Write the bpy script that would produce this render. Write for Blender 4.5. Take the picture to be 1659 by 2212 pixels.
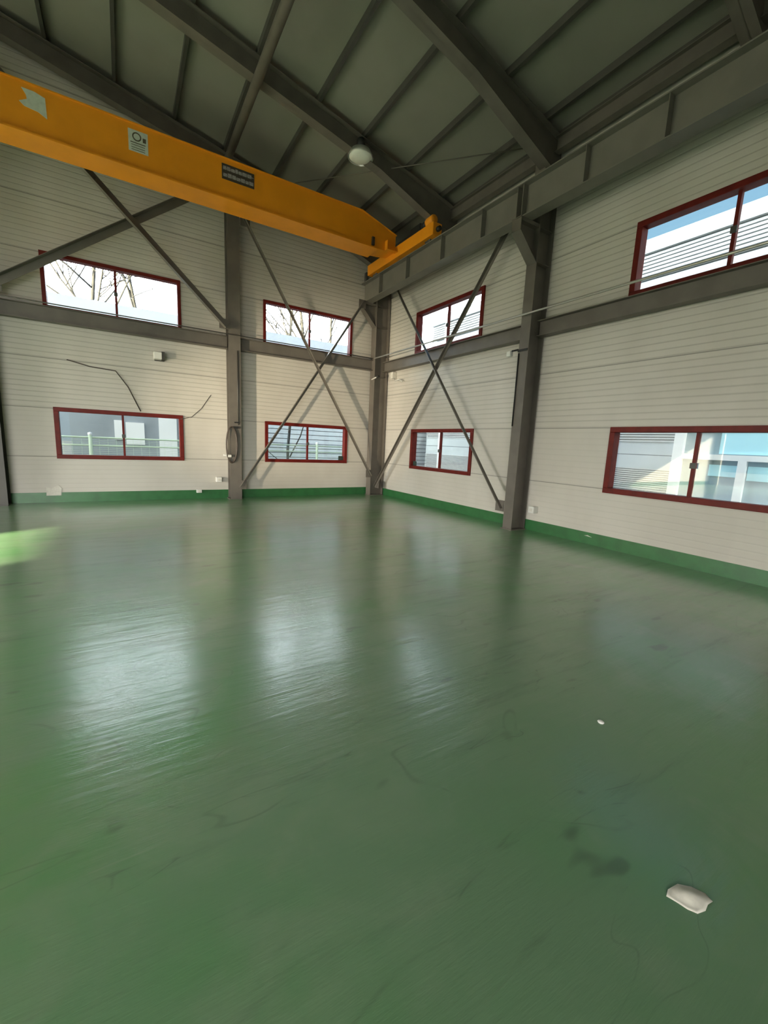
import bpy, math, random
from mathutils import Vector, Matrix
random.seed(7)
S = bpy.context.scene
for o in list(bpy.data.objects): bpy.data.objects.remove(o)
COL = S.collection

# ------------------------------------------------------------------ camera
cam_d = bpy.data.cameras.new('camera'); cam = bpy.data.objects.new('camera', cam_d); COL.objects.link(cam)
R_ = Vector((0.85069798, -0.5237414, 0.04480949)); U_ = Vector((0.04691162, 0.16054842, 0.98591252)); F_ = Vector((0.52355729, 0.83661171, -0.16114777))
cam.matrix_world = Matrix(((R_.x, U_.x, -F_.x, 0), (R_.y, U_.y, -F_.y, 0), (R_.z, U_.z, -F_.z, 1.55), (0, 0, 0, 1)))
cam_d.sensor_fit = 'HORIZONTAL'; cam_d.sensor_width = 36; cam_d.lens = 36 * 896.0 / 1659; cam_d.clip_start = 0.05; cam_d.clip_end = 500
S.camera = cam

# ------------------------------------------------------------------ exposure
S.view_settings.view_transform = 'Standard'; S.view_settings.look = 'None'
S.view_settings.exposure = 0.0; S.view_settings.gamma = 1; S.view_settings.use_curve_mapping = False
EXPO = 0.0; S.view_settings.exposure = EXPO

# ------------------------------------------------------------------ sky
SKY_BASE = 1.0      # open sky
SKY_HAZE = 13.0      # bright low haze on the sun's side
SKY_NORTH = 19.0     # thin white cloud beyond the back wall
w = bpy.data.worlds.new('sky'); S.world = w; w.use_nodes = True
nt = w.node_tree; nt.nodes.clear()
def nd(nt, t, **k):
    n = nt.nodes.new(t)
    for a, v in k.items(): setattr(n, a, v)
    return n
def mth(nt, op, a, b=None, clamp=False):
    n = nd(nt, 'ShaderNodeMath', operation=op, use_clamp=clamp)
    for i, v in enumerate((a, b)):
        if v is None: continue
        if isinstance(v, (int, float)): n.inputs[i].default_value = v
        else: nt.links.new(v, n.inputs[i])
    return n.outputs[0]
def mixc(nt, f, a, b, blend='MIX'):
    n = nd(nt, 'ShaderNodeMix', data_type='RGBA', blend_type=blend)
    for i, v in ((0, f), (6, a), (7, b)):
        if isinstance(v, (int, float)): n.inputs[i].default_value = v
        elif isinstance(v, tuple): n.inputs[i].default_value = v if len(v) == 4 else (*v, 1)
        else: nt.links.new(v, n.inputs[i])
    return n.outputs[2]
def mrange(nt, v, a, b, c=0.0, d=1.0):
    n = nd(nt, 'ShaderNodeMapRange', interpolation_type='SMOOTHSTEP')
    nt.links.new(v, n.inputs[0])
    for i, x in enumerate((a, b, c, d)): n.inputs[i + 1].default_value = x
    return n.outputs[0]
tc = nd(nt, 'ShaderNodeTexCoord'); sp = nd(nt, 'ShaderNodeSeparateXYZ'); nt.links.new(tc.outputs['Generated'], sp.inputs[0])
X, Y, Z = sp.outputs
base = mixc(nt, mrange(nt, Z, 0.1, 0.9), (0.45, 0.76, 0.96), (0.25, 0.52, 0.92))
north = mth(nt, 'MULTIPLY', mrange(nt, Y, 0.6, 0.82), 1.0)
base = mixc(nt, north, base, (SKY_NORTH * 0.9, SKY_NORTH * 0.97, SKY_NORTH * 1.08))
sund = mth(nt, 'ADD', mth(nt, 'MULTIPLY', X, -0.86), mth(nt, 'MULTIPLY', Y, -0.5))
hz = mth(nt, 'MULTIPLY', mrange(nt, sund, 0.1, 0.95), mth(nt, 'MULTIPLY', mrange(nt, Z, 1.05, 0.7), mrange(nt, Z, 0.04, 0.2)))
base = mixc(nt, hz, base, (SKY_HAZE, SKY_HAZE * 0.97, SKY_HAZE * 0.9))
bg = nd(nt, 'ShaderNodeBackground'); bg.inputs[1].default_value = SKY_BASE; nt.links.new(base, bg.inputs[0])
wo = nd(nt, 'ShaderNodeOutputWorld'); nt.links.new(bg.outputs[0], wo.inputs[0])

# ------------------------------------------------------------------ sun (low winter sun through the roller door)
sd = bpy.data.lights.new('sun', 'SUN'); sun = bpy.data.objects.new('sun', sd); COL.objects.link(sun)
sd.energy = 62; sd.angle = math.radians(0.8); sd.color = (1.0, 0.88, 0.6)
sun.rotation_euler = Vector((5.5, 3.2, -1.82)).to_track_quat('-Z', 'Y').to_euler()

# room dimensions (metres)
XR, YB, XL, YF = 6.75, 11.2, -17.0, -6.0      # right, back, left, front inner wall faces
RIDGE = (XR + XL) / 2
def roofz(x): return 6.95 + 0.22 * (XR - x) if x >= RIDGE else 6.95 + 0.22 * (x - XL)
DOORS_L = [(-3.1, -0.95, 3.45, 5.25), (3.5, 10.8, 0.0, 3.1)]   # y0, y1, z0, z1: a high window and a low roller door (left wall)
DOORS_F = [(-9.5, -2.5, 3.7)]                  # x0, x1, height   (front wall)
# area lamps added outside the two unseen door openings to brighten the hall
def fill_lamp(name, loc, direction, sx, sy, power, color):
    l = bpy.data.lights.new(name, 'AREA'); l.shape = 'RECTANGLE'; l.size = sx; l.size_y = sy; l.energy = power; l.color = color
    o = bpy.data.objects.new(name, l); COL.objects.link(o); o.location = loc
    o.rotation_euler = Vector(direction).to_track_quat('-Z', 'Y').to_euler(); return o
fill_lamp('fill_lamp_side_door', (XL - 7.0, 4.0, 4.2), (1, 0.2, -0.15), 9.0, 3.0, 13000, (1.0, 0.97, 0.9))
fill_lamp('fill_lamp_front_door', (-7.5, YF - 6.0, 4.6), (0.2, 1, -0.2), 9.0, 3.4, 3900, (1.0, 0.98, 0.93))

# added warm spot light imitating sun bounced off the floor onto the back wall
fl = bpy.data.lights.new('sun_bounce_spot', 'SPOT'); fl.energy = 6800; fl.spot_size = math.radians(25); fl.spot_blend = 1.0; fl.shadow_soft_size = 0.12; fl.color = (1.0, 0.84, 0.6)
flo = bpy.data.objects.new('sun_bounce_spot', fl); COL.objects.link(flo); flo.location = (-8.0, 4.0, 0.5)
flo.rotation_euler = (Vector((4.6, 11.2, 2.6)) - flo.location).to_track_quat('-Z', 'Y').to_euler()

# ------------------------------------------------------------------ helpers
def link(o): COL.objects.link(o); return o
class MB:
    def __init__(s): s.v = []; s.f = []; s.smooth = []
    def add(s, vs, fs, sm=False):
        n = len(s.v); s.v += [Vector(v) for v in vs]; s.f += [tuple(i + n for i in f) for f in fs]; s.smooth += [sm] * len(fs); return s
    def box(s, x0, x1, y0, y1, z0, z1):
        return s.add([(x0,y0,z0),(x1,y0,z0),(x1,y1,z0),(x0,y1,z0),(x0,y0,z1),(x1,y0,z1),(x1,y1,z1),(x0,y1,z1)],
                     [(3,2,1,0),(4,5,6,7),(0,1,5,4),(1,2,6,5),(2,3,7,6),(3,0,4,7)])
    def prism(s, poly, axis, a, b):
        # poly: 2D points, extruded on axis from a to b
        def P(p, t): return {'x': (t, p[0], p[1]), 'y': (p[0], t, p[1]), 'z': (p[0], p[1], t)}[axis]
        n = len(poly)
        return s.add([P(p, a) for p in poly] + [P(p, b) for p in poly],
                     [tuple(range(n))[::-1], tuple(range(n, 2*n))] + [(i, (i+1) % n, n + (i+1) % n, n + i) for i in range(n)])
    def sweep(s, prof, p, q, up=(0, 0, 1)):
        # extrude a closed 2D profile (side, up) from p to q
        p = Vector(p); q = Vector(q); d = (q - p).normalized(); up = Vector(up)
        a = d.cross(up).normalized(); b = a.cross(d).normalized(); n = len(prof)
        vs = [p + a * u + b * w_ for u, w_ in prof] + [q + a * u + b * w_ for u, w_ in prof]
        return s.add(vs, [tuple(range(n)), tuple(range(n, 2*n))[::-1]] + [((i+1) % n, i, n + i, n + (i+1) % n) for i in range(n)])
    def tube(s, pts, r, n=10, close=False):
        pts = [Vector(p) for p in pts]; m = len(pts)
        rs = r if isinstance(r, (list, tuple)) else [r] * m
        vs = []; ref = Vector((0.31, 0.17, 0.93))
        for i, p in enumerate(pts):
            d = (pts[(i+1) % m] - pts[i-1]) if close else (pts[min(i+1, m-1)] - pts[max(i-1, 0)])
            d.normalize()
            a = d.cross(ref)
            if a.length < 0.05: a = d.cross(Vector((1, 0, 0)))
            a.normalize(); b = d.cross(a)
            vs += [p + (a * math.cos(2*math.pi*k/n) + b * math.sin(2*math.pi*k/n)) * rs[i] for k in range(n)]
        fs = []
        for i in range(m if close else m - 1):
            j = (i + 1) % m
            fs += [(i*n + k, i*n + (k+1) % n, j*n + (k+1) % n, j*n + k) for k in range(n)]
        s.add(vs, fs, True)
        if not close:
            s.add([], []); o = len(s.v) - len(vs)
            s.f += [tuple(o + k for k in range(n))[::-1], tuple(o + (m-1)*n + k for k in range(n))]; s.smooth += [False, False]
        return s
    def lathe(s, prof, c, n=32, axis='z'):
        # prof: (radius, height) list
        c = Vector(c); vs = []
        for r, h in prof:
            for k in range(n):
                a = 2*math.pi*k/n; u, v_ = r*math.cos(a), r*math.sin(a)
                vs.append(c + Vector({'z': (u, v_, h), 'x': (h, u, v_), 'y': (v_, h, u)}[axis]))
        fs = [(i*n + k, i*n + (k+1) % n, (i+1)*n + (k+1) % n, (i+1)*n + k) for i in range(len(prof)-1) for k in range(n)]
        return s.add(vs, fs, True)
def IPROF(h, b, tf=0.014, tw=0.009):
    # I-section, (side, up), centred
    H, B, w2 = h/2, b/2, tw/2
    return [(-B,-H),(B,-H),(B,-H+tf),(w2,-H+tf),(w2,H-tf),(B,H-tf),(B,H),(-B,H),(-B,H-tf),(-w2,H-tf),(-w2,-H+tf),(-B,-H+tf)]
def obj(name, mb, mat, parent=None, origin=None, bevel=0):
    me = bpy.data.meshes.new(name)
    if parent is not None: O = wloc(parent)
    elif origin is not None: O = Vector(origin)
    else:
        xs = [v.x for v in mb.v]; ys = [v.y for v in mb.v]; zs = [v.z for v in mb.v]
        O = Vector(((min(xs)+max(xs))/2, (min(ys)+max(ys))/2, min(zs)))
    me.from_pydata([v - O for v in mb.v], [], [f for f in mb.f]); me.materials.append(mat)
    me.polygons.foreach_set('use_smooth', mb.smooth); me.update()
    import bmesh
    bm = bmesh.new(); bm.from_mesh(me); bmesh.ops.recalc_face_normals(bm, faces=bm.faces); bm.to_mesh(me); bm.free()
    o = link(bpy.data.objects.new(name, me))
    o['w'] = list(O)
    if parent is not None: o.parent = parent
    else: o.location = O
    if bevel:
        m = o.modifiers.new('bevel', 'BEVEL'); m.width = bevel; m.segments = 2; m.limit_method = 'ANGLE'
    return o
def wloc(o): return Vector(o['w'])
def tag(o, label, cat, group=None):
    o['label'] = label; o['category'] = cat
    if group: o['group'] = group
    return o
def thing(name, loc, label, cat, group=None):
    o = link(bpy.data.objects.new(name, None)); o.location = loc; o['w'] = list(loc); o.empty_display_size = 0.1
    return tag(o, label, cat, group)
def struct(o, label=None):
    o['kind'] = 'structure'
    if label: o['label'] = label
    return o

# ------------------------------------------------------------------ materials
MATS = {}
def mat(name, color, rough=0.5, metal=0.0, spec=0.5, noise=0.0, nscale=4.0, ncol=None, bump=0.0, bscale=40.0):
    if name in MATS: return MATS[name]
    m = bpy.data.materials.new(name); m.use_nodes = True; nt = m.node_tree; b = nt.nodes['Principled BSDF']
    b.inputs['Roughness'].default_value = rough; b.inputs['Metallic'].default_value = metal; b.inputs['Specular IOR Level'].default_value = spec
    b.inputs['Base Color'].default_value = (*color, 1)
    tc = nd(nt, 'ShaderNodeTexCoord')
    if noise or ncol:
        n = nd(nt, 'ShaderNodeTexNoise'); n.inputs['Scale'].default_value = nscale; n.inputs['Detail'].default_value = 6
        nt.links.new(tc.outputs['Object'], n.inputs['Vector'])
        c2 = ncol or tuple(c * (1 - noise) for c in color)
        nt.links.new(mixc(nt, mrange(nt, n.outputs[0], 0.35, 0.7), color, c2), b.inputs['Base Color'])
    if bump:
        n = nd(nt, 'ShaderNodeTexNoise'); n.inputs['Scale'].default_value = bscale
        nt.links.new(tc.outputs['Object'], n.inputs['Vector'])
        bp = nd(nt, 'ShaderNodeBump'); bp.inputs['Strength'].default_value = bump; bp.inputs['Distance'].default_value = 0.01
        nt.links.new(n.outputs[0], bp.inputs['Height']); nt.links.new(bp.outputs[0], b.inputs['Normal'])
    MATS[name] = m; return m
def wall_material():
    m = bpy.data.materials.new('ribbed_wall_panel'); m.use_nodes = True; nt = m.node_tree; b = nt.nodes['Principled BSDF']
    geo = nd(nt, 'ShaderNodeNewGeometry'); sp = nd(nt, 'ShaderNodeSeparateXYZ'); nt.links.new(geo.outputs['Position'], sp.inputs[0])
    z = sp.outputs[2]
    def groove(pitch, width, off=0.0):
        f = mth(nt, 'FRACT', mth(nt, 'DIVIDE', mth(nt, 'ADD', z, off), pitch))
        d = mth(nt, 'ABSOLUTE', mth(nt, 'SUBTRACT', f, 0.5))           # 0.5 at a groove
        return mrange(nt, d, 0.5 - width / pitch, 0.5)
    fine = groove(0.1, 0.016); seam = groove(1.0, 0.012, 0.02)
    n = nd(nt, 'ShaderNodeTexNoise'); n.inputs['Scale'].default_value = 1.3; n.inputs['Detail'].default_value = 5
    mp = nd(nt, 'ShaderNodeMapping'); mp.inputs['Scale'].default_value = (1, 1, 0.5)
    nt.links.new(geo.outputs['Position'], mp.inputs[0]); nt.links.new(mp.outputs[0], n.inputs['Vector'])
    col = mixc(nt, mrange(nt, n.outputs[0], 0.3, 0.75), (0.62, 0.585, 0.53), (0.56, 0.525, 0.47))
    fine = mth(nt, 'MULTIPLY', fine, mrange(nt, z, 1.9, 2.1, 0.3, 1.0))
    col = mixc(nt, mth(nt, 'MULTIPLY', fine, 0.28), col, (0.25, 0.24, 0.2))
    col = mixc(nt, mth(nt, 'MULTIPLY', seam, 0.7), col, (0.12, 0.11, 0.1))
    nt.links.new(col, b.inputs['Base Color'])
    bp = nd(nt, 'ShaderNodeBump'); bp.inputs['Strength'].default_value = 0.6; bp.inputs['Distance'].default_value = 0.006
    h = mth(nt, 'SUBTRACT', 1.0, mth(nt, 'ADD', fine, seam)); nt.links.new(h, bp.inputs['Height']); nt.links.new(bp.outputs[0], b.inputs['Normal'])
    b.inputs['Roughness'].default_value = 0.5; b.inputs['Specular IOR Level'].default_value = 0.35
    return m
def floor_material():
    m = bpy.data.materials.new('green_epoxy_floor'); m.use_nodes = True; nt = m.node_tree; b = nt.nodes['Principled BSDF']
    tc = nd(nt, 'ShaderNodeTexCoord')
    def noise(scale, detail=4, rough=0.55, sc=(1, 1, 1), rot=0.0, dist=0.0):
        mp = nd(nt, 'ShaderNodeMapping'); mp.inputs['Scale'].default_value = sc; mp.inputs['Rotation'].default_value = (0, 0, rot)
        nt.links.new(tc.outputs['Object'], mp.inputs[0])
        n = nd(nt, 'ShaderNodeTexNoise'); n.inputs['Scale'].default_value = scale; n.inputs['Detail'].default_value = detail
        n.inputs['Roughness'].default_value = rough; n.inputs['Distortion'].default_value = dist
        nt.links.new(mp.outputs[0], n.inputs['Vector']); return n.outputs[0]
    big = noise(0.45, 4, 0.6, dist=0.4); mid = noise(1.7, 5, 0.6, dist=0.5)
    streak = noise(2.2, 6, 0.65, sc=(0.45, 3.2, 1), rot=0.45); streak2 = noise(5.0, 5, 0.6, sc=(0.3, 4.0, 1), rot=-0.5)
    col = mixc(nt, mrange(nt, big, 0.36, 0.64), (0.080, 0.245, 0.082), (0.135, 0.24, 0.135))
    col = mixc(nt, mth(nt, 'MULTIPLY', mrange(nt, mid, 0.45, 0.75), 0.55), col, (0.20, 0.28, 0.18))
    col = mixc(nt, mth(nt, 'MULTIPLY', mrange(nt, streak, 0.54, 0.78), 0.5), col, (0.045, 0.085, 0.05))
    col = mixc(nt, mth(nt, 'MULTIPLY', mrange(nt, streak2, 0.62, 0.8), 0.35), col, (0.28, 0.33, 0.24))
    # scuffs and long curved scratches
    ln = noise(0.9, 2, 0.5, sc=(0.6, 1.3, 1), rot=0.5, dist=0.8); ln2 = noise(1.6, 2, 0.5, sc=(0.5, 1.8, 1), rot=0.25, dist=1.2)
    m1 = mth(nt, 'MULTIPLY', mrange(nt, mth(nt, 'ABSOLUTE', mth(nt, 'SUBTRACT', ln, 0.52)), 0.006, 0.0), mrange(nt, mid, 0.45, 0.6))
    m2 = mth(nt, 'MULTIPLY', mrange(nt, mth(nt, 'ABSOLUTE', mth(nt, 'SUBTRACT', ln2, 0.5)), 0.008, 0.0), mrange(nt, streak, 0.5, 0.65))
    col = mixc(nt, mth(nt, 'MULTIPLY', m1, 0.3), col, (0.045, 0.075, 0.045)); col = mixc(nt, mth(nt, 'MULTIPLY', m2, 0.45), col, (0.05, 0.07, 0.05))
    spot = noise(3.3, 2, 0.5, sc=(0.7, 1.5, 1), rot=0.3)
    col = mixc(nt, mth(nt, 'MULTIPLY', mrange(nt, spot, 0.68, 0.76), 0.55), col, (0.05, 0.08, 0.05))
    nt.links.new(col, b.inputs['Base Color'])
    r = mth(nt, 'ADD', 0.2, mth(nt, 'MULTIPLY', streak, 0.24)); r = mth(nt, 'ADD', r, mth(nt, 'MULTIPLY', mid, 0.06))
    nt.links.new(r, b.inputs['Roughness']); b.inputs['Specular IOR Level'].default_value = 0.5; b.inputs['Coat Weight'].default_value = 1.0; b.inputs['Coat Roughness'].default_value = 0.2; b.inputs['Coat IOR'].default_value = 1.55
    bp = nd(nt, 'ShaderNodeBump'); bp.inputs['Strength'].default_value = 0.4; bp.inputs['Distance'].default_value = 0.01
    nt.links.new(mth(nt, 'ADD', streak, mth(nt, 'MULTIPLY', streak2, 0.4)), bp.inputs['Height']); nt.links.new(bp.outputs[0], b.inputs['Normal']); nt.links.new(bp.outputs[0], b.inputs['Coat Normal'])
    return m
def glass_material():
    m = bpy.data.materials.new('window_glass'); m.use_nodes = True; nt = m.node_tree; nt.nodes.clear()
    tr = nd(nt, 'ShaderNodeBsdfTransparent'); tr.inputs[0].default_value = (0.93, 0.96, 0.95, 1)
    gl = nd(nt, 'ShaderNodeBsdfGlossy'); gl.inputs['Roughness'].default_value = 0.02
    lw = nd(nt, 'ShaderNodeLayerWeight'); lw.inputs[0].default_value = 0.5
    fr = mth(nt, 'ADD', 0.05, mth(nt, 'MULTIPLY', mth(nt, 'POWER', lw.outputs['Facing'], 5.0), 0.9))
    mx = nd(nt, 'ShaderNodeMixShader'); o = nd(nt, 'ShaderNodeOutputMaterial')
    nt.links.new(fr, mx.inputs[0]); nt.links.new(tr.outputs[0], mx.inputs[1]); nt.links.new(gl.outputs[0], mx.inputs[2]); nt.links.new(mx.outputs[0], o.inputs[0])
    return m
M_WALL = wall_material(); M_FLOOR = floor_material(); M_GLASS = glass_material()
M_ROOF = mat('roof_panel', (0.25, 0.242, 0.205), 0.6, spec=0.3, noise=0.12, nscale=0.8)
M_STEEL = mat('grey_painted_steel', (0.15, 0.132, 0.112), 0.5, noise=0.18, nscale=3)
M_STEEL2 = mat('dark_painted_steel', (0.075, 0.07, 0.062), 0.5, noise=0.15, nscale=3)
M_RUNWAY = mat('runway_beam_paint', (0.20, 0.185, 0.16), 0.42, noise=0.12, nscale=3)
M_GREEN = mat('green_skirting_paint', (0.030, 0.150, 0.045), 0.4, noise=0.2, nscale=5)
M_RED = mat('oxide_red_frame', (0.15, 0.012, 0.008), 0.5, spec=0.25, noise=0.25, nscale=9)
M_ORANGE = mat('crane_orange_paint', (0.95, 0.34, 0.014), 0.38, noise=0.1, nscale=2)
M_BLACK = mat('black_rubber', (0.012, 0.012, 0.012), 0.6)
M_WHITE = mat('white_plastic', (0.75, 0.74, 0.70), 0.45)
M_PIPE = mat('galvanised_pipe', (0.55, 0.54, 0.50), 0.35, metal=0.5)
M_ALU = mat('lamp_aluminium', (0.78, 0.78, 0.74), 0.3, metal=0.7)
M_LENS = mat('frosted_lens', (0.80, 0.80, 0.74), 0.35)
M_PAPER = mat('paper', (0.72, 0.69, 0.62), 0.75, noise=0.12, nscale=30)
M_NOTICE = mat('notice_white', (0.62, 0.66, 0.58), 0.5, noise=0.12, nscale=14)
M_INK = mat('notice_ink', (0.10, 0.08, 0.05), 0.6)
M_PLATE = mat('nameplate_dark', (0.06, 0.045, 0.035), 0.5)
M_PLTXT = mat('nameplate_text', (0.38, 0.35, 0.34), 0.5, noise=0.3, nscale=25)
M_CABLE = mat('brown_cable', (0.05, 0.035, 0.025), 0.5)
M_STICK = mat('dark_sticker', (0.03, 0.05, 0.04), 0.5)

# ------------------------------------------------------------------ room shell
mb = MB(); mb.box(XL - 0.3, XR + 0.3, YF - 0.3, YB + 0.3, -0.2, 0.0); struct(obj('floor', mb, M_FLOOR), 'glossy worn green epoxy floor')
T = 0.12
# windows: (lo, hi, z0, z1)
WA = [(-1.24, 1.21, 0.94, 2.01), (3.17, 5.60, 0.94, 2.01), (-1.27, 1.24, 3.94, 5.01), (3.13, 5.66, 3.94, 5.01)]
WB = [(7.10, 9.53, 0.92, 1.99), (1.48, 3.93, 0.92, 1.99), (7.08, 9.56, 3.94, 5.01), (1.44, 3.92, 3.94, 5.01)]
def holed(a0, a1, z0, z1, holes):
    """split a rectangle into boxes around rectangular holes -> list of (a0,a1,z0,z1)"""
    A = sorted({a0, a1, *[h[0] for h in holes], *[h[1] for h in holes]}); ZZ = sorted({z0, z1, *[h[2] for h in holes], *[h[3] for h in holes]})
    out = []
    for i in range(len(A) - 1):
        for j in range(len(ZZ) - 1):
            ca, cz = (A[i]+A[i+1])/2, (ZZ[j]+ZZ[j+1])/2
            if not any(h[0] < ca < h[1] and h[2] < cz < h[3] for h in holes): out.append((A[i], A[i+1], ZZ[j], ZZ[j+1]))
    return out
EA = 6.95
mb = MB()
for a, b_, c_, d_ in holed(XL - T, XR + T, 0, EA, WA): mb.box(a, b_, YB, YB + T, c_, d_)
gable = [(XL - T, EA), (XR + T, EA), (XR + T, roofz(XR) - 0.001), (RIDGE, roofz(RIDGE) - 0.001), (XL - T, roofz(XL) - 0.001)]
gable = [(XL - T, EA), (XR + T, EA), (RIDGE, roofz(RIDGE))]
mb.prism(gable, 'y', YB, YB + T); struct(obj('wall_back', mb, M_WALL))
mb = MB()
for a, b_, c_, d_ in holed(YF, YB, 0, EA, WB): mb.box(XR, XR + T, a, b_, c_, d_)
struct(obj('wall_right', mb, M_WALL))
mb = MB()
for a, b_, c_, d_ in holed(YF, YB, 0, EA, DOORS_L): mb.box(XL - T, XL, a, b_, c_, d_)
struct(obj('wall_left', mb, M_WALL))
mb = MB()
for a, b_, c_, d_ in holed(XL - T, XR + T, 0, EA, [(x0, x1, 0, h) for x0, x1, h in DOORS_F]): mb.box(a, b_, YF - T, YF, c_, d_)
mb.prism(gable, 'y', YF - T, YF); struct(obj('wall_front', mb, M_WALL))
mb = MB()
xe0, xe1 = XL - 0.3, XR + 0.3
mb.prism([(RIDGE, roofz(RIDGE)), (xe1, 6.95 - 0.22*0.3), (xe1, 6.95 - 0.22*0.3 + 0.1), (RIDGE, roofz(RIDGE) + 0.1)], 'y', YF - 0.3, YB + 0.3)
mb.prism([(xe0, 6.95 - 0.22*0.3), (RIDGE, roofz(RIDGE)), (RIDGE, roofz(RIDGE) + 0.1), (xe0, 6.95 - 0.22*0.3 + 0.1)], 'y', YF - 0.3, YB + 0.3)
struct(obj('ceiling', mb, M_ROOF), 'pale insulated roof panels seen from below')
mb = MB(); mb.box(XR, XR + T, YF - T, YB + T, 6.97 + 0.08, 9.0); struct(obj('sun_screen_1', mb, M_WALL), 'unseen sun screen added above the right wall')  # unseen strip added above the eave to keep sun off the office front
mb = MB(); mb.prism([(XL, roofz(XL) + 0.13), (RIDGE, roofz(RIDGE) + 0.13), (XR, roofz(XR) + 0.13), (XR, roofz(RIDGE) + 0.6), (XL, roofz(RIDGE) + 0.6)], 'y', YB, YB + T); struct(obj('sun_screen_2', mb, M_WALL), 'unseen sun screen added above the back gable')  # unseen panel added over the gable to shade the warehouse parapet
# painted green band at the foot of both walls
mb = MB(); mb.box(XL, XR, YB - 0.006, YB, 0, 0.215); struct(obj('baseboard_back', mb, M_GREEN), 'green painted band at the foot of the back wall')
mb = MB(); mb.box(XR - 0.006, XR, YF, YB - 0.006, 0, 0.205); struct(obj('baseboard_right', mb, M_GREEN), 'green painted band at the foot of the right wall')

def window(n, side, a0, a1, z0, z1, label, fw=0.085, lockside=None, sash=0.0):
    """red steel frame proud of the wall, centre mullion, two glass panes"""
    pl = (lambda a, b_, d0, d1, c_, d_: (a, b_, YB + d0, YB + d1, c_, d_)) if side == 'A' else (lambda a, b_, d0, d1, c_, d_: (XR + d0, XR + d1, a, b_, c_, d_))
    root = link(bpy.data.objects.new('window_%d' % n, None)); c = ((a0+a1)/2, YB, z0) if side == 'A' else (XR, (a0+a1)/2, z0)
    root.location = c; root['w'] = list(c); struct(root, label)
    mb = MB()
    for q in ((a0-0.0, a1+0.0, z0, z0+fw), (a0, a1, z1-fw, z1), (a0, a0+fw, z0+fw, z1-fw), (a1-fw, a1, z0+fw, z1-fw)):
        mb.box(*pl(q[0], q[1], -0.035, T + 0.01, q[2], q[3]))
    obj('window_frame', mb, M_RED, root, bevel=0.006)
    m_ = (a0 + a1) / 2 + sash
    mb = MB(); mb.box(*pl(m_-0.022, m_+0.022, 0.03, 0.09, z0+fw, z1-fw)); mu = obj('mullion', mb, M_RED, root)
    mb = MB(); mb.box(*pl(m_-0.035, m_+0.035, 0.0, 0.03, (z0+z1)/2-0.05, (z0+z1)/2+0.03)); obj('sash_lock', mb, M_STEEL2, mu, bevel=0.004)
    for s0, s1, d in ((a0+fw, m_-0.022, 0.05), (m_+0.022, a1-fw, 0.07)):
        mb = MB(); mb.box(*pl(s0, s1, d, d+0.004, z0+fw, z1-fw)); obj('glass_pane', mb, M_GLASS, root)
    if lockside is not None:
        mb = MB(); q = a1-fw-0.17 if lockside > 0 else a0+fw
        if side == 'B': q = a1-fw-0.17
        mb.box(*pl(q+0.01, q+0.16, 0.03, 0.045, z0+fw, z0+fw+0.12)); obj('sticker', mb, M_STICK, root)
    return root
window(1, 'A', *WA[0], 'red framed lower window left of the middle column')
window(2, 'A', *WA[1], 'red framed lower window between the middle column and the corner', lockside=1)
window(3, 'A', *WA[2], 'wide high window with bare branches, left of the middle column', fw=0.07)
window(4, 'A', *WA[3], 'high window with bare branches, near the corner on the back wall', fw=0.07)
window(5, 'B', *WB[0], 'small red framed lower window nearest the corner on the right wall', lockside=1)
window(6, 'B', *WB[1], 'large red framed lower window at the right edge')
window(7, 'B', *WB[2], 'high red framed window behind the crossed braces')
window(8, 'B', *WB[3], 'large high red framed window at the right edge')

# ------------------------------------------------------------------ steel frame
RB = 0.12   # purlin depth
def hcol(name, x0, x1, y0, y1, z1, flange, label, group='steel columns along the walls', m=M_STEEL, plate=True, side='B'):
    t = thing(name, ((x0+x1)/2, (y0+y1)/2, 0), label, 'column', group)
    mb = MB(); tf, tw = 0.014, 0.012
    if side == 'B':        # flanges parallel to the right wall
        mb.box(x0, x0+tf, y0, y1, 0.012, z1); mb.box(x1-tf, x1, y0, y1, 0.012, z1); yc = (y0+y1)/2; mb.box(x0+tf, x1-tf, yc-tw/2, yc+tw/2, 0.012, z1)
    else:
        mb.box(x0, x1, y0, y0+tf, 0.012, z1); mb.box(x0, x1, y1-tf, y1, 0.012, z1); xc = (x0+x1)/2; mb.box(xc-tw/2, xc+tw/2, y0+tf, y1-tf, 0.012, z1)
    obj('shaft', mb, m, t)
    mb = MB(); mb.box(x0-0.03, x1+0.0, y0-0.03, y1+(0.03 if side == 'B' and y1 < 11 else 0.0), 0, 0.016); bp = obj('base_plate', mb, m, t)
    return t
cA = hcol('steel_column', 2.22, 2.50, 10.90, 11.18, roofz(2.36)-0.5, None, 'grey steel column on the back wall between its two pairs of windows', side='A')
cL = hcol('steel_column', -2.33, -2.04, 10.90, 11.18, roofz(-2.2)-0.5, None, 'dark steel column at the left edge of the picture', side='A', m=M_STEEL2)
cC = hcol('steel_column', 6.27, 6.72, 10.88, 11.14, 6.6, None, 'steel column standing in the room corner, carrying the end of the runway beam')
cB = hcol('steel_column', 6.34, 6.73, 5.43, 5.65, 6.6, None, 'large steel column on the right wall with a corbel under the runway beam')
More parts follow.
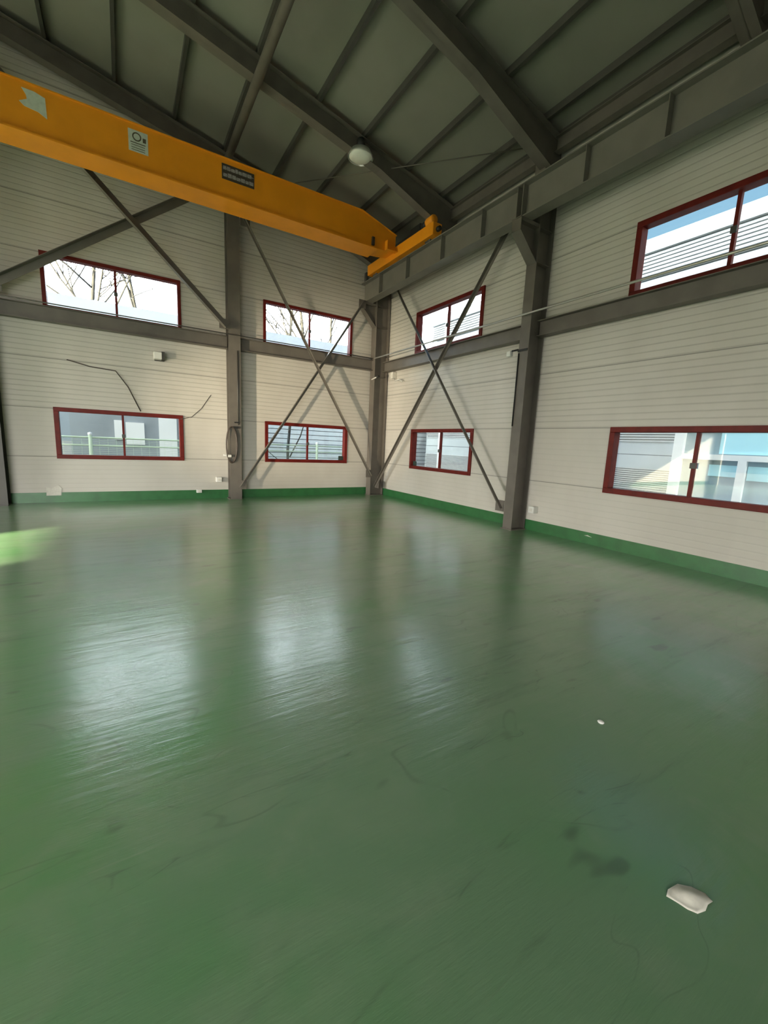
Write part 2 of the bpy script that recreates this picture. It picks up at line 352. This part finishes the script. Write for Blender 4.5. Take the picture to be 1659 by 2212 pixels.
for t, yc, x0 in ((cC, 11.01, 6.27), (cB, 5.54, 6.34)):
    mb = MB()
    mb.box(5.86, x0, yc-0.1, yc+0.1, 5.445, 5.46); mb.prism([(5.88, 5.40), (x0, 5.40), (x0, 4.86), (5.88, 5.26)], 'y', yc-0.006, yc+0.006)
    mb.prism([(5.88, 5.25), (x0, 4.84), (x0, 4.86), (5.88, 5.265)], 'y', yc-0.1, yc+0.1); mb.box(5.88, x0, yc-0.1, yc+0.1, 5.40, 5.445)
    mb.box(5.875, 5.89, yc-0.1, yc+0.1, 5.25, 5.445)
    obj('corbel', mb, M_STEEL, t)
    mb = MB()
    for z in (5.42, 4.86): mb.box(x0+0.014, x0+0.36, yc-0.1, yc+0.1, z-0.006, z+0.006)
    obj('stiffener', mb, M_STEEL, t)
# rafters: one tapered portal rafter on each frame line
RL = [('roof_rafter', 10.98, 'roof rafter against the back wall, above the crane girder'),
      ('roof_rafter', 8.16, 'roof rafter passing just behind the round hanging lamp'),
      ('roof_rafter', 5.45, 'broad roof rafter that comes down onto the large right-hand column'),
      ('roof_rafter', 2.66, 'roof rafter nearest the viewer at the top right corner')]
for name, y, lab in RL:
    mb = MB()
    def rf(xa, xb, za, zb, deepa, deepb):
        tf = 0.014
        mb.prism([(xa, za-deepa), (xb, zb-deepb), (xb, zb), (xa, za)], 'y', y-0.005, y+0.005)
        mb.prism([(xa, za-deepa), (xb, zb-deepb), (xb, zb-deepb+tf), (xa, za-deepa+tf)], 'y', y-0.10, y+0.10)
        mb.prism([(xa, za-tf), (xb, zb-tf), (xb, zb), (xa, za)], 'y', y-0.10, y+0.10)
    g = lambda x: roofz(x) - RB
    rf(RIDGE, 4.6, g(RIDGE), g(4.6), 0.34, 0.34); rf(4.6, 6.73, g(4.6), g(6.73), 0.34, 0.62)
    rf(XL + 0.05, RIDGE, g(XL+0.05), g(RIDGE), 0.34, 0.34)
    tag(obj(name, mb, M_STEEL, origin=(6.5, y, 6.4)), lab, 'rafter', 'steel rafters under the roof')
PX = [(6.62, 'roof purlin lowest of all, tucked against the right wall'), (6.20, 'second roof purlin up from the right wall'), (5.25, 'third roof purlin up from the right wall'),
      (4.24, 'fourth roof purlin up from the right wall, ending above the lamp'), (3.28, 'fifth roof purlin, just right of the long roof strut'), (2.2, 'roof purlin directly above the long roof strut'),
      (1.2, 'first roof purlin left of the long roof strut'), (0.15, 'second roof purlin left of the long roof strut'), (-0.9, 'third roof purlin left of the long roof strut'),
      (-1.88, 'leftmost roof purlin, in the dark top left corner')]
for x, lab in PX:
    mb = MB(); z = roofz(x); 
    pts = [(x-0.03, z-RB+0.006), (x+0.03, z-RB+0.006), (x+0.03, z-RB+0.014), (x-0.022, z-RB+0.014), (x-0.022, z-0.016), (x+0.03, z-0.016), (x+0.03, z-0.008), (x-0.03, z-0.003)]
    mb.prism(pts, 'y', -1.5, YB); tag(obj('roof_purlin', mb, M_STEEL2), lab, 'purlin', 'purlins under the roof panels')
# long strut tying the rafters
mb = MB(); zs_ = roofz(2.15) - 0.56
mb.tube([(2.15, -0.1, zs_), (2.15, 11.05, zs_)], 0.075, 14); tag(obj('roof_strut', mb, M_STEEL), 'long round steel strut running under the rafters to the back wall', 'strut')
mb = MB(); mb.tube([(3.45, 10.5, 7.40), (6.29, 5.93, 6.86)], 0.010, 8); tag(obj('bracing_rod', mb, M_STEEL), 'thin diagonal rod crossing under the roof right of the lamp', 'rod')
mb = MB(); mb.sweep(IPROF(0.24, 0.13), (6.55, YF+0.05, 6.73), (6.55, 5.40, 6.73)); tag(obj('eave_beam', mb, M_STEEL), 'eave beam along the top of the right wall, nearer the viewer than the large column', 'beam', 'eave beams')
mb = MB(); mb.sweep(IPROF(0.24, 0.13), (6.55, 5.50, 6.73), (6.55, 10.95, 6.73)); tag(obj('eave_beam', mb, M_STEEL), 'eave beam along the top of the right wall between large column and corner', 'beam', 'eave beams')
# girts between the columns, half way up the walls
def girt(p, q, lab, h, m=M_STEEL, b=0.17): 
    mb = MB(); mb.sweep(IPROF(h, b, 0.012, 0.008), p, q); tag(obj('wall_girt', mb, m), lab, 'beam', 'horizontal wall girts')
girt((-2.04, 11.07, 3.805), (2.22, 11.07, 3.805), 'horizontal steel girt under the high window left of the middle column', 0.29)
girt((2.50, 11.07, 3.805), (6.27, 11.07, 3.805), 'horizontal steel girt between the middle column and the corner column', 0.29)
girt((6.60, 10.88, 3.765), (6.60, 5.65, 3.765), 'horizontal steel girt between the corner and the large right column', 0.27)
girt((6.60, 5.43, 3.765), (6.60, -3.0, 3.765), 'horizontal steel girt under the large high window at the right edge', 0.27)
# bracing
def brace(p, q, lab, r, grp, m=M_STEEL, plates=True):
    p = Vector(p); q = Vector(q); t = thing('diagonal_brace', p, lab, 'brace', grp)
    a = r; prof = [(-a, -a), (a, -a), (a, -a+0.010), (-a+0.010, -a+0.010), (-a+0.010, a), (-a, a)]
    up = (0, -1, 0) if abs((q-p).y) < 0.2 else (-1, 0, 0)
    mb = MB(); mb.sweep(prof, p, q, up); obj('angle_bar', mb, m, t)
    if plates:
        for e, s in ((p, 1), (q, -1)):
            d = (q - p).normalized() * s; mb = MB(); c = e + d * 0.08
            if abs((q-p).y) < 0.2: mb.box(c.x-0.11, c.x+0.11, c.y+a+0.001, c.y+a+0.011, c.z-0.11, c.z+0.11)
            else: mb.box(c.x+a+0.001, c.x+a+0.011, c.y-0.11, c.y+0.11, c.z-0.11, c.z+0.11)
            obj('gusset_plate', mb, m, t)
brace((6.40, 10.82, 0.28), (6.40, 5.72, 6.32), 'diagonal brace rising from the corner foot to the top of the large right column', 0.036, 'crossed braces on the right wall')
brace((6.30, 10.45, 6.20), (6.30, 5.72, 0.38), 'diagonal brace falling from below the runway beam to the foot of the large right column', 0.036, 'crossed braces on the right wall')
brace((2.46, 10.84, 0.30), (5.84, 10.84, 5.43), 'diagonal brace rising from the middle column foot past the high window to the corner', 0.034, 'crossed braces on the back wall')
brace((2.56, 10.74, 6.55), (6.20, 10.74, 0.60), 'diagonal brace falling from the middle column top to the corner column foot', 0.028, 'crossed braces on the back wall')
brace((-2.0, 10.84, 4.12), (2.16, 10.84, 7.20), 'broad upper brace rising rightward above the left high window', 0.07, 'upper braces on the back wall', M_STEEL)
brace((2.16, 10.68, 4.10), (-1.90, 10.68, 7.95), 'broad upper brace falling rightward to the middle column', 0.07, 'upper braces on the back wall', M_STEEL)

# ------------------------------------------------------------------ crane runway
def runway():
    t = thing('crane_runway_beam', (6.02, 2.0, 5.46), 'heavy grey runway beam carrying the crane along the right wall', 'beam')
    mb = MB(); mb.sweep(IPROF(0.53, 0.24, 0.018, 0.012), (6.02, -5.9, 5.725), (6.02, 11.17, 5.725)); obj('beam', mb, M_RUNWAY, t)
    for y in (10.2, 8.95, 7.65, 6.45, 5.6, 5.48, 4.35, 3.25, 2.2):
        mb = MB(); mb.box(5.905, 6.012, y-0.006, y+0.006, 5.48, 5.97); obj('web_stiffener', mb, M_RUNWAY, t)
    mb = MB(); mb.sweep([(-0.03,0),(0.03,0),(0.03,0.012),(0.01,0.018),(0.01,0.04),(0.025,0.045),(0.025,0.06),(-0.025,0.06),(-0.025,0.045),(-0.01,0.04),(-0.01,0.018),(-0.03,0.012)], (6.02, -5.9, 5.99), (6.02, 11.1, 5.99)); obj('rail', mb, M_STEEL2, t)
    mb = MB(); mb.box(5.98, 6.06, 11.05, 11.16, 6.05, 6.28); obj('end_stop', mb, M_STEEL2, t)
runway()
# ------------------------------------------------------------------ overhead crane
def crane():
    t = thing('overhead_crane', (6.02, 9.6, 6.05), 'orange overhead travelling crane spanning from the runway beam to the upper left', 'crane')
    y0, y1 = 9.46, 9.90
    mb = MB(); mb.prism([(XL + 0.8, 6.18), (5.30, 6.18), (5.62, 6.20), (5.90, 6.24), (5.90, 6.60), (4.94, 6.88), (XL+0.8, 6.88)], 'y', y0, y1); obj('bridge_girder', mb, M_ORANGE, t)
    mb = MB(); mb.box(XL + 0.8, 5.40, y0-0.06, y1+0.06, 6.155, 6.18); obj('bottom_flange', mb, M_ORANGE, t)
    mb = MB(); mb.prism([(XL + 0.8, 6.88), (4.95, 6.88), (5.92, 6.60), (5.92, 6.62), (4.96, 6.90), (XL + 0.8, 6.90)], 'y', y0-0.02, y1+0.02); obj('top_flange', mb, M_ORANGE, t)
    mb = MB(); mb.box(5.90, 6.14, 7.95, 10.85, 6.10, 6.36); et = obj('end_truck', mb, M_ORANGE, t, bevel=0.012)
    for y in (8.25, 10.6):
        mb = MB(); mb.lathe([(0.001, -0.035), (0.12, -0.035), (0.12, -0.025), (0.10, -0.02), (0.10, 0.02), (0.12, 0.025), (0.12, 0.035), (0.001, 0.035)], (6.02, y, 6.152), 24, 'x'); obj('wheel', mb, M_STEEL2, et)
    for y, s in ((7.95, -1), (10.85, 1)):
        mb = MB(); mb.lathe([(0.001, 0), (0.05, 0), (0.055, 0.03*s), (0.05, 0.09*s), (0.001, 0.1*s)], (6.02, y, 6.22), 16, 'y'); obj('rubber_buffer', mb, M_BLACK, et)
    mb = MB(); mb.lathe([(0.001, 0), (0.085, 0), (0.095, 0.02), (0.095, 0.20), (0.08, 0.26), (0.001, 0.27)], (5.98, 8.02, 6.45), 20, 'y'); mo = obj('travel_motor', mb, M_ORANGE, t)
    mb = MB(); mb.lathe([(0.001, 0.0), (0.07, 0.0), (0.07, 0.16), (0.001, 0.16)], (5.98, 8.29, 6.45), 20, 'y'); obj('brake_housing', mb, M_BLACK, mo)
    mb = MB(); mb.box(5.90, 6.08, 8.45, 8.85, 6.36, 6.52); obj('gearbox', mb, M_BLACK, mo, bevel=0.02)
    # connection plate, stiffeners and limit switch near the girder's end
    mb = MB(); mb.box(5.60, 5.62, y0-0.12, y0, 6.22, 6.40); mb.box(5.60, 5.90, y0-0.12, y0, 6.20, 6.22); obj('stiffener_plate', mb, M_ORANGE, t)
    mb = MB(); mb.box(5.22, 5.29, y0-0.05, y0, 6.22, 6.40); obj('limit_switch', mb, M_CABLE, t, bevel=0.006)
    # three notices stuck to the girder's web
    yn = y0
    mb = MB(); mb.prism([(-1.12,6.80),(-0.96,6.80),(-0.83,6.76),(-0.82,6.47),(-0.93,6.53),(-1.10,6.55),(-1.16,6.60),(-1.06,6.66),(-1.07,6.72)], 'y', yn-0.006, yn); obj('torn_notice', mb, M_NOTICE, t)
    mb = MB(); mb.prism([(0.30,6.79),(0.60,6.79),(0.60,6.45),(0.30,6.45)], 'y', yn-0.005, yn); nb = obj('safety_notice', mb, M_NOTICE, t)
    mb = MB()
    n = 20; c = (0.43, 6.69)
    for k in range(n):
        a, b_ = 2*math.pi*k/n, 2*math.pi*(k+1)/n
        mb.add([(c[0]+r*math.cos(u), yn-0.007, c[1]+r*math.sin(u)) for r, u in ((0.07,a),(0.07,b_),(0.05,b_),(0.05,a))], [(0,1,2,3)])
    mb.box(0.52, 0.57, yn-0.008, yn-0.0051, 6.63, 6.70); mb.box(0.33, 0.56, yn-0.008, yn-0.0051, 6.585, 6.597)
    for z in (6.55, 6.51, 6.475): mb.box(0.34, 0.55, yn-0.008, yn-0.0051, z, z+0.008)
    obj('notice_print', mb, M_INK, nb)
    mb = MB(); mb.prism([(1.85,6.79),(2.47,6.79),(2.47,6.52),(1.85,6.52)], 'y', yn-0.006, yn); pb = obj('nameplate', mb, M_PLATE, t)
    rnd = random.Random(3)
    for z in (6.685, 6.565):
        mb = MB(); mb.box(1.87, 2.455, yn-0.0075, yn-0.0061, z+0.022, z+0.032); x = 1.875
        while x < 2.42:
            w_ = rnd.uniform(0.05, 0.085); h = rnd.uniform(0.055, 0.075)
            mb.box(x, min(x+w_, 2.455), yn-0.009, yn-0.0061, z, z+h); x += w_ + 0.012
        obj('nameplate_lettering', mb, M_PLTXT, pb)
crane()
# ------------------------------------------------------------------ high bay lamp
def lamp():
    x, y, z = 4.16, 8.10, 7.02
    t = thing('high_bay_lamp', (x, y, z), 'round high bay lamp hanging from the roof rafter', 'lamp')
    mb = MB(); mb.lathe([(0.245, 0.0), (0.25, 0.01), (0.235, 0.04), (0.19, 0.12), (0.10, 0.17), (0.07, 0.18), (0.07, 0.172), (0.098, 0.162), (0.182, 0.112), (0.228, 0.04), (0.243, 0.0)], (x, y, z), 40); obj('reflector', mb, M_ALU, t)
    mb = MB(); mb.lathe([(0.001, -0.035), (0.08, -0.03), (0.16, -0.012), (0.225, 0.012), (0.225, 0.018), (0.001, 0.018)], (x, y, z), 40); obj('lens', mb, M_LENS, t)
    mb = MB(); mb.lathe([(0.001, 0.17), (0.085, 0.17), (0.085, 0.30), (0.06, 0.33), (0.001, 0.33)], (x, y, z), 24); obj('ballast_housing', mb, M_BLACK, t)
    mb = MB(); mb.tube([(x, y, z+0.32), (x, y, roofz(x)-RB-0.34)], 0.012, 8); obj('hanger', mb, M_BLACK, t)
lamp()

# ------------------------------------------------------------------ pipes, cables and small fittings
mb = MB(); mb.tube([(6.24, -5.9, 3.975), (6.24, 10.84, 3.975)], 0.018, 12); tag(obj('conduit_pipe', mb, M_PIPE), 'thin pale pipe running in front of the right wall columns and windows', 'pipe')
mb = MB(); mb.tube([(-4.0, 10.888, 3.975), (6.2, 10.888, 3.975)], 0.012, 10); tag(obj('conduit_pipe', mb, M_STEEL2), 'thin dark pipe along the back wall girt', 'pipe')
mb = MB(); mb.tube([(2.42, 10.88, 3.62), (2.42, 10.88, 1.86)], 0.014, 8); tag(obj('cable_conduit', mb, M_STEEL2), 'vertical conduit down the front of the middle column', 'conduit')
t = thing('cable_loop', (2.25, 10.85, 0.9), 'dark cable hanging in a long oval loop on the middle column', 'cable')
pts = [(2.25 + 0.125*math.cos(a), 10.868, 1.36 + 0.44*math.sin(a)) for a in [2*math.pi*k/28 for k in range(28)]]
mb = MB(); mb.tube(pts, 0.014, 8, close=True); mb.tube([(p[0]+0.012, p[1]-0.018, p[2]+0.01) for p in pts], 0.010, 8, close=True); obj('coil', mb, M_CABLE, t)
mb = MB(); mb.box(2.33, 2.44, 10.855, 10.895, 1.90, 1.93); obj('hook', mb, M_BLACK, t)
mb = MB(); mb.box(2.30, 2.42, 10.85, 10.895, 1.77, 1.82); obj('hook', mb, M_BLACK, t)
mb = MB(); mb.box(2.05, 2.13, 10.83, 10.875, 1.08, 1.13); mb.box(2.16, 2.24, 10.83, 10.875, 1.06, 1.12); obj('plug', mb, M_WHITE, t, bevel=0.008)
def sock(name, x0, x1, y0, y1, z0, z1, lab, facing):
    t = thing(name, ((x0+x1)/2, (y0+y1)/2, z0), lab, 'socket')
    mb = MB(); mb.box(x0, x1, y0, y1, z0, z1); obj('housing', mb, M_WHITE, t, bevel=0.008)
    mb = MB(); xm, ym, zm = (x0+x1)/2, (y0+y1)/2, (z0+z1)/2
    if facing == 'A': mb.box(xm-0.03, xm+0.03, y0-0.004, y0, zm-0.03, zm+0.03)
    else: mb.box(x0-0.004, x0, ym-0.03, ym+0.03, zm-0.03, zm+0.03)
    obj('socket_face', mb, M_PAPER, t)
sock('wall_socket', 1.92, 2.05, 11.08, 11.2, 0.42, 0.54, 'white socket box at the foot of the middle column', 'A')
sock('wall_socket', 6.62, 6.75, 5.17, 5.30, 0.36, 0.49, 'white socket box beside the foot of the large right column', 'B')
sock('wall_socket', 1.46, 1.58, 11.13, 11.194, 0.15, 0.23, 'small white socket low on the green band, left of the middle column', 'A')
mb = MB(); mb.prism([(-1.47,0.15),(-1.22,0.15),(-1.20,0.30),(-1.26,0.37),(-1.38,0.30),(-1.46,0.33)], 'y', 11.186, 11.194); tag(obj('peeled_patch', mb, M_PAPER), 'pale peeled patch over the green band at lower left', 'patch')
mb = MB(); mb.prism([(4.02,0.13),(4.16,0.14),(4.10,0.155)], 'x', 6.738, 6.744); tag(obj('paint_chip', mb, M_PAPER), 'small pale chip on the green band of the right wall', 'paint chip')
t = thing('wall_lamp', (0.76, 11.2, 3.2), 'small boxy lamp on the ribbed wall below the left girt', 'lamp')
mb = MB(); mb.box(0.64, 0.80, 10.98, 11.17, 3.21, 3.36); obj('housing', mb, M_WHITE, t, bevel=0.01)
mb = MB(); mb.box(0.80, 0.86, 11.0, 11.2, 3.22, 3.38); mb.box(0.66, 0.86, 11.17, 11.2, 3.19, 3.39); obj('bracket', mb, M_STEEL2, t)
t = thing('sensor_lamp', (6.33, 5.7, 3.35), 'small white sensor on a short dark arm beside the large right column', 'sensor')
mb = MB(); mb.tube([(6.33, 5.655, 3.40), (6.33, 5.80, 3.40)], 0.016, 8); mb.box(6.325, 6.34, 5.44, 5.66, 3.36, 3.40); obj('arm', mb, M_BLACK, t)
mb = MB(); mb.box(6.28, 6.37, 5.80, 5.90, 3.30, 3.40); obj('head', mb, M_WHITE, t, bevel=0.02)
mb = MB(); mb.tube([(6.326, 5.63, 3.33), (6.326, 5.63, 2.0)], 0.012, 8); tag(obj('cable_conduit', mb, M_BLACK), 'thin dark conduit down the left edge of the large right column', 'conduit')
t = thing('tube_lamp', (6.2, 10.7, 3.40), 'short white tube lamp fixed across the corner column below the girt', 'lamp')
mb = MB(); mb.tube([(6.24, 10.98, 3.40), (6.24, 10.72, 3.44)], 0.018, 10); obj('tube', mb, M_WHITE, t)
mb = MB(); mb.tube([(6.26, 10.72, 3.44), (6.28, 10.64, 3.46)], 0.03, 10); obj('holder', mb, M_BLACK, t)
t = thing('junction_box', (6.62, 10.35, 3.3), 'cream junction box with loose wires right of the corner column', 'box')
mb = MB(); mb.box(6.60, 6.74, 10.42, 10.54, 3.42, 3.60); obj('box', mb, M_PAPER, t, bevel=0.01)
mb = MB(); mb.tube([(6.66, 10.45, 3.43), (6.62, 10.30, 3.34), (6.60, 10.10, 3.36), (6.66, 9.98, 3.30)], 0.016, 8); obj('wires', mb, M_WHITE, t)
mb = MB(); mb.tube([(-0.95,11.19,2.99),(-0.55,11.19,2.90),(-0.10,11.19,2.87),(0.12,11.19,2.55),(0.34,11.19,2.04)], 0.011, 6); tag(obj('wall_cable', mb, M_CABLE), 'thin brown cable slanting down the ribbed wall to the lower left window', 'cable')
mb = MB(); mb.tube([(1.15,11.16,1.92),(1.40,11.18,1.99),(1.62,11.19,2.20),(1.85,11.19,2.55)], 0.006, 6); tag(obj('wall_cable', mb, M_CABLE), 'thin dark wire curving up right of the lower left window', 'cable')

# ------------------------------------------------------------------ litter on the floor
me = MB(); out = [(1.572,.492),(1.600,.500),(1.655,.492),(1.690,.462),(1.708,.425),(1.697,.398),(1.668,.402),(1.640,.398),(1.605,.408),(1.590,.432),(1.582,.465)]
cx, cy = 1.642, 0.448; rings = 5; vs = [(cx, cy, 0.013)]
for k in range(1, rings + 1):
    for i_, (px, py) in enumerate(out):
        f = k / rings; x = cx + (px-cx)*f; y = cy + (py-cy)*f
        vs.append((x, y, 0.003 + 0.010*(1-f) + 0.004*math.sin(60*x+35*y) * (1 if k < rings else 0.4)))
n = len(out); fs = [(0, 1+i_, 1+(i_+1) % n) for i_ in range(n)]
for k in range(rings-1):
    fs += [(1+k*n+i_, 1+(k+1)*n+i_, 1+(k+1)*n+(i_+1) % n, 1+k*n+(i_+1) % n) for i_ in range(n)]
me.add(vs, fs, True); o = obj('paper_scrap', me, M_PAPER, origin=(1.642, 0.448, 0))
sm = o.modifiers.new('thick', 'SOLIDIFY'); sm.thickness = 0.0012
tag(o, 'crumpled white paper scrap lying on the green floor at lower right', 'paper')
mb = MB(); mb.lathe([(0.001, 0.0), (0.017, 0.0), (0.019, 0.004), (0.012, 0.009), (0.001, 0.01)], (2.295, 1.17, 0), 9); tag(obj('debris_chip', mb, M_WHITE), 'tiny bright white chip lying on the floor, behind the paper scrap', 'debris')

# ------------------------------------------------------------------ outside
M_ASPH = mat('yard_concrete', (0.13, 0.13, 0.125), 0.8, noise=0.2, nscale=1)
M_SIDE = mat('pale_blue_siding', (0.66, 0.73, 0.80), 0.5, noise=0.08, nscale=2)
M_SIDED = mat('slate_siding', (0.30, 0.34, 0.38), 0.5, noise=0.2, nscale=1)
M_FASC = mat('parapet_grey', (0.55, 0.60, 0.68), 0.5, noise=0.05, nscale=2)
M_SHEET = mat('silver_cladding', (0.52, 0.55, 0.57), 0.45, noise=0.06, nscale=2)
M_SHEETG = mat('grey_cladding_band', (0.50, 0.56, 0.60), 0.45, noise=0.1, nscale=1)
M_GAP = mat('shadow_gap', (0.05, 0.06, 0.075), 0.6)
M_UWHITE = mat('white_aluminium', (0.80, 0.82, 0.83), 0.4)
M_OGLASS = mat('office_glass', (0.25, 0.36, 0.42), 0.08, spec=0.8)
M_CYAN = mat('cyan_reflection', (0.45, 0.78, 0.88), 0.5)  # flat colour painted in for reflections on the office glass
M_FENCE = mat('pale_green_fence', (0.55, 0.68, 0.52), 0.5)
M_GRASS = mat('grass', (0.16, 0.22, 0.10), 0.9, noise=0.4, nscale=3)
M_BARK = mat('bark', (0.045, 0.042, 0.04), 0.9, noise=0.4, nscale=8)
mb = MB(); mb.box(-60, 60, -60, 60, -0.6, -0.2); struct(obj('ground', mb, M_ASPH), 'concrete yard outside the hall')
mb = MB(); mb.box(-34, -11, -19, -16, -0.2, 12.5); struct(obj('sun_block_yard', mb, M_ASPH), 'unseen block added outside, behind the viewer, to stop the sun')  # unseen mass added to keep direct sun out of the front door
# building behind the back wall
t = thing('warehouse', (4, 19, -0.2), 'long pale building with a flat parapet beyond the back wall windows', 'building')
mb = MB(); mb.box(-14, 3.2, 17, 24, -0.2, 5.0); obj('wall', mb, M_SIDED, t)
mb = MB()
z = -0.1
while z < 4.9: mb.box(3.2, 24, 16.93, 17.0, z, z+0.165); z += 0.19
obj('siding', mb, M_SIDE, t)
mb = MB(); mb.box(3.2, 24, 17.0, 24, -0.2, 5.0); obj('wall', mb, M_GAP, t)
mb = MB(); mb.box(-14, 24, 16.85, 24.1, 5.0, 5.63); obj('parapet', mb, M_FASC, t)
for x0, x1, z0, z1 in ((1.05, 1.62, 0.2, 2.6), (0.05, 0.6, 1.15, 1.9), (-0.28, -0.05, 1.3, 1.95), (-5.2, -3.8, 0.2, 2.6)):
    mb = MB(); mb.box(x0, x1, 16.94, 17, z0, z1); obj('panel', mb, M_UWHITE, t)
# fence behind the back wall
t = thing('yard_fence', (2, 14, -0.2), 'pale green mesh fence seen through the lower back windows', 'fence')
mb = MB()
for z in (1.38, 1.16, 0.75): mb.tube([(-6, 14, z), (9, 14, z)], 0.022, 6)
obj('rail', mb, M_FENCE, t)
mb = MB()
z = 0.0
while z < 1.36: mb.tube([(-6, 14, z), (9, 14, z)], 0.004, 4); z += 0.05
x = -6
while x < 9: mb.tube([(x, 14, -0.2), (x, 14, 1.38)], 0.003, 4); x += 0.2
obj('mesh_wires', mb, M_FENCE, t)
for x in (-5.4, -3.1, -0.8, 1.5, 3.65, 5.82, 8.0):
    mb = MB(); mb.lathe([(0.001, -0.2), (0.045, -0.2), (0.045, 1.46), (0.001, 1.46)], (x, 14, 0), 12); p = obj('post', mb, M_FENCE, t)
    mb = MB(); mb.lathe([(0.05, 1.44), (0.055, 1.50), (0.001, 1.52)], (x, 14, 0), 12); obj('post_cap', mb, M_UWHITE, p)
mb = MB(); mb.box(-8, 11.5, 14.3, 15.2, -0.2, -0.12); o = obj('grass', mb, M_GRASS); tag(o, 'strip of grass beyond the yard fence', 'grass'); o['kind'] = 'stuff'
# bare trees
def tree(x, y, h, seed, lean, label, r0=0.11, up=1.0):
    rnd = random.Random(seed); t = thing('bare_tree', (x, y, -0.2), label, 'tree', 'bare trees behind the back wall')
    tr = MB(); br = MB()
    def grow(p, d, L, r, lvl):
        pts = [p]; rs = [r]; n = 5
        for i in range(n):
            d = (d + Vector((rnd.uniform(-.16, .16), rnd.uniform(-.12, .12), rnd.uniform(-.06, .14)))).normalized()
            pts.append(pts[-1] + d * L / n); rs.append(r * (1 - 0.55 * (i+1) / n))
        (tr if lvl == 0 else br).tube(pts, rs, 8 if lvl == 0 else 5)
        if lvl < 3:
            k = (9, 6, 4)[lvl]
            for i in range(k):
                u = rnd.uniform(0.3 if lvl else 0.42, 0.98) * n; a = int(min(u, n-1)); q = pts[a].lerp(pts[a+1], u - a)
                dd = (d * 0.5 + Vector((rnd.uniform(-1, 1), rnd.uniform(-.6, .6), rnd.uniform(-0.15, 0.8) * up))).normalized()
                grow(q, dd, L * rnd.uniform(0.36, 0.55), max(rs[a] * 0.55, 0.022), lvl + 1)
    grow(Vector((x, y, -0.2)), Vector((lean, 0, 1)).normalized(), h, r0, 0)
    obj('trunk', tr, M_BARK, t); obj('branches', br, M_BARK, t)
tree(-1.9, 26.0, 12, 5, 0.05, 'tangled bare tree at the left of the left high window', 0.14, up=0.35)
tree(2.9, 35, 16, 11, -0.16, 'bare tree with a leaning trunk at the right of the left high window', 0.17, up=0.5)
tree(8.4, 26.0, 13, 2, 0.03, 'slim upright bare tree at the left of the corner high window', 0.12)
tree(14.6, 36.0, 15, 23, -0.12, 'forked bare tree in the middle of the corner high window', 0.2)
tree(20.6, 46.0, 20, 31, 0.08, 'bare tree at the right of the corner high window', 0.2)
mb = MB(); mb.tube([(5.25, 15.4, -0.15), (5.22, 15.4, 1.2), (5.35, 15.4, 2.6), (5.30, 15.4, 3.8)], [0.06, 0.05, 0.045, 0.03], 8); mb.tube([(5.3, 15.4, 0.9), (5.75, 15.5, 1.7), (6.0, 15.5, 2.5)], [0.03, 0.022, 0.015], 6); mb.tube([(5.27, 15.4, 0.5), (4.7, 15.3, 0.9), (4.2, 15.3, 1.3)], [0.02, 0.015, 0.01], 6)
tag(obj('sapling', mb, M_BARK), 'young bare tree between fence and pale siding, in the lower window near the corner', 'tree')
# building beyond the right wall
t = thing('office_building', (16, 8, -0.2), 'silver ribbed building beyond the right wall windows', 'building')
mb = MB(); mb.box(12.05, 20, -12, 15.7, -0.2, 7.0); obj('wall', mb, M_GAP, t)
mb = MB(); mb.box(11.9, 12.05, -12, 15.75, 6.80, 7.14); obj('fascia', mb, M_SHEET, t)
def ribs(y0, y1, z0, z1, pitch):
    mb = MB(); z = z0
    while z < z1 - 0.01: mb.box(11.96, 12.05, y0, y1, z, z + pitch*0.66); z += pitch
    obj('ribbed_band', mb, M_SHEET, t)
def band(y0, y1, z0, z1, m=None):
    mb = MB(); mb.box(11.98, 12.05, y0, y1, z0, z1); obj('flat_band', mb, m or M_SHEETG, t)
ribs(-12, 15.7, 6.16, 6.80, 0.09); band(-12, 15.7, 5.2, 6.12, M_SHEET)
band(-12, 15.7, 4.5, 5.2); ribs(-12, 15.7, 2.2, 4.5, 0.09)
ribs(5.25, 15.7, 1.93, 2.2, 0.068); band(5.25, 15.7, 1.59, 1.93); band(5.25, 15.7, 1.21, 1.575); ribs(5.25, 15.7, -0.1, 1.21, 0.056)
mb = MB()
for y in (14.6,): mb.box(11.84, 11.96, y-0.07, y+0.07, -0.2, 7.0)
obj('downpipe', mb, M_UWHITE, t)
# glazed office front
mb = MB(); mb.box(12.0, 12.05, -6, 5.05, 0.35, 2.2); og = obj('office_glazing', mb, M_OGLASS, t)
mb = MB(); mb.box(11.88, 12.0, 5.03, 5.25, -0.2, 2.2); mb.box(11.9, 12.0, -6, 5.03, 1.53, 1.66); mb.box(11.88, 12.0, -6, 5.03, 0.25, 0.55); mb.box(11.9, 12.0, 3.72, 3.88, 0.5, 1.53); mb.box(11.9, 12.0, 2.2, 2.36, 0.5, 1.53); mb.box(11.9, 12.0, 0.4, 0.56, 0.5, 2.2)
obj('office_frame', mb, M_UWHITE, og)
for y0, y1, z0, z1 in ((3.9, 4.45, 1.15, 1.42), (2.95, 3.7, 1.1, 1.42), (0.6, 4.3, 1.68, 2.2)):
    mb = MB(); mb.box(11.985, 11.999, y0, y1, z0, z1); obj('painted_reflection', mb, M_CYAN, og)  # cyan sheets stand in for reflections on the glazing
for o in bpy.data.objects:
    if 'w' in o: del o['w']
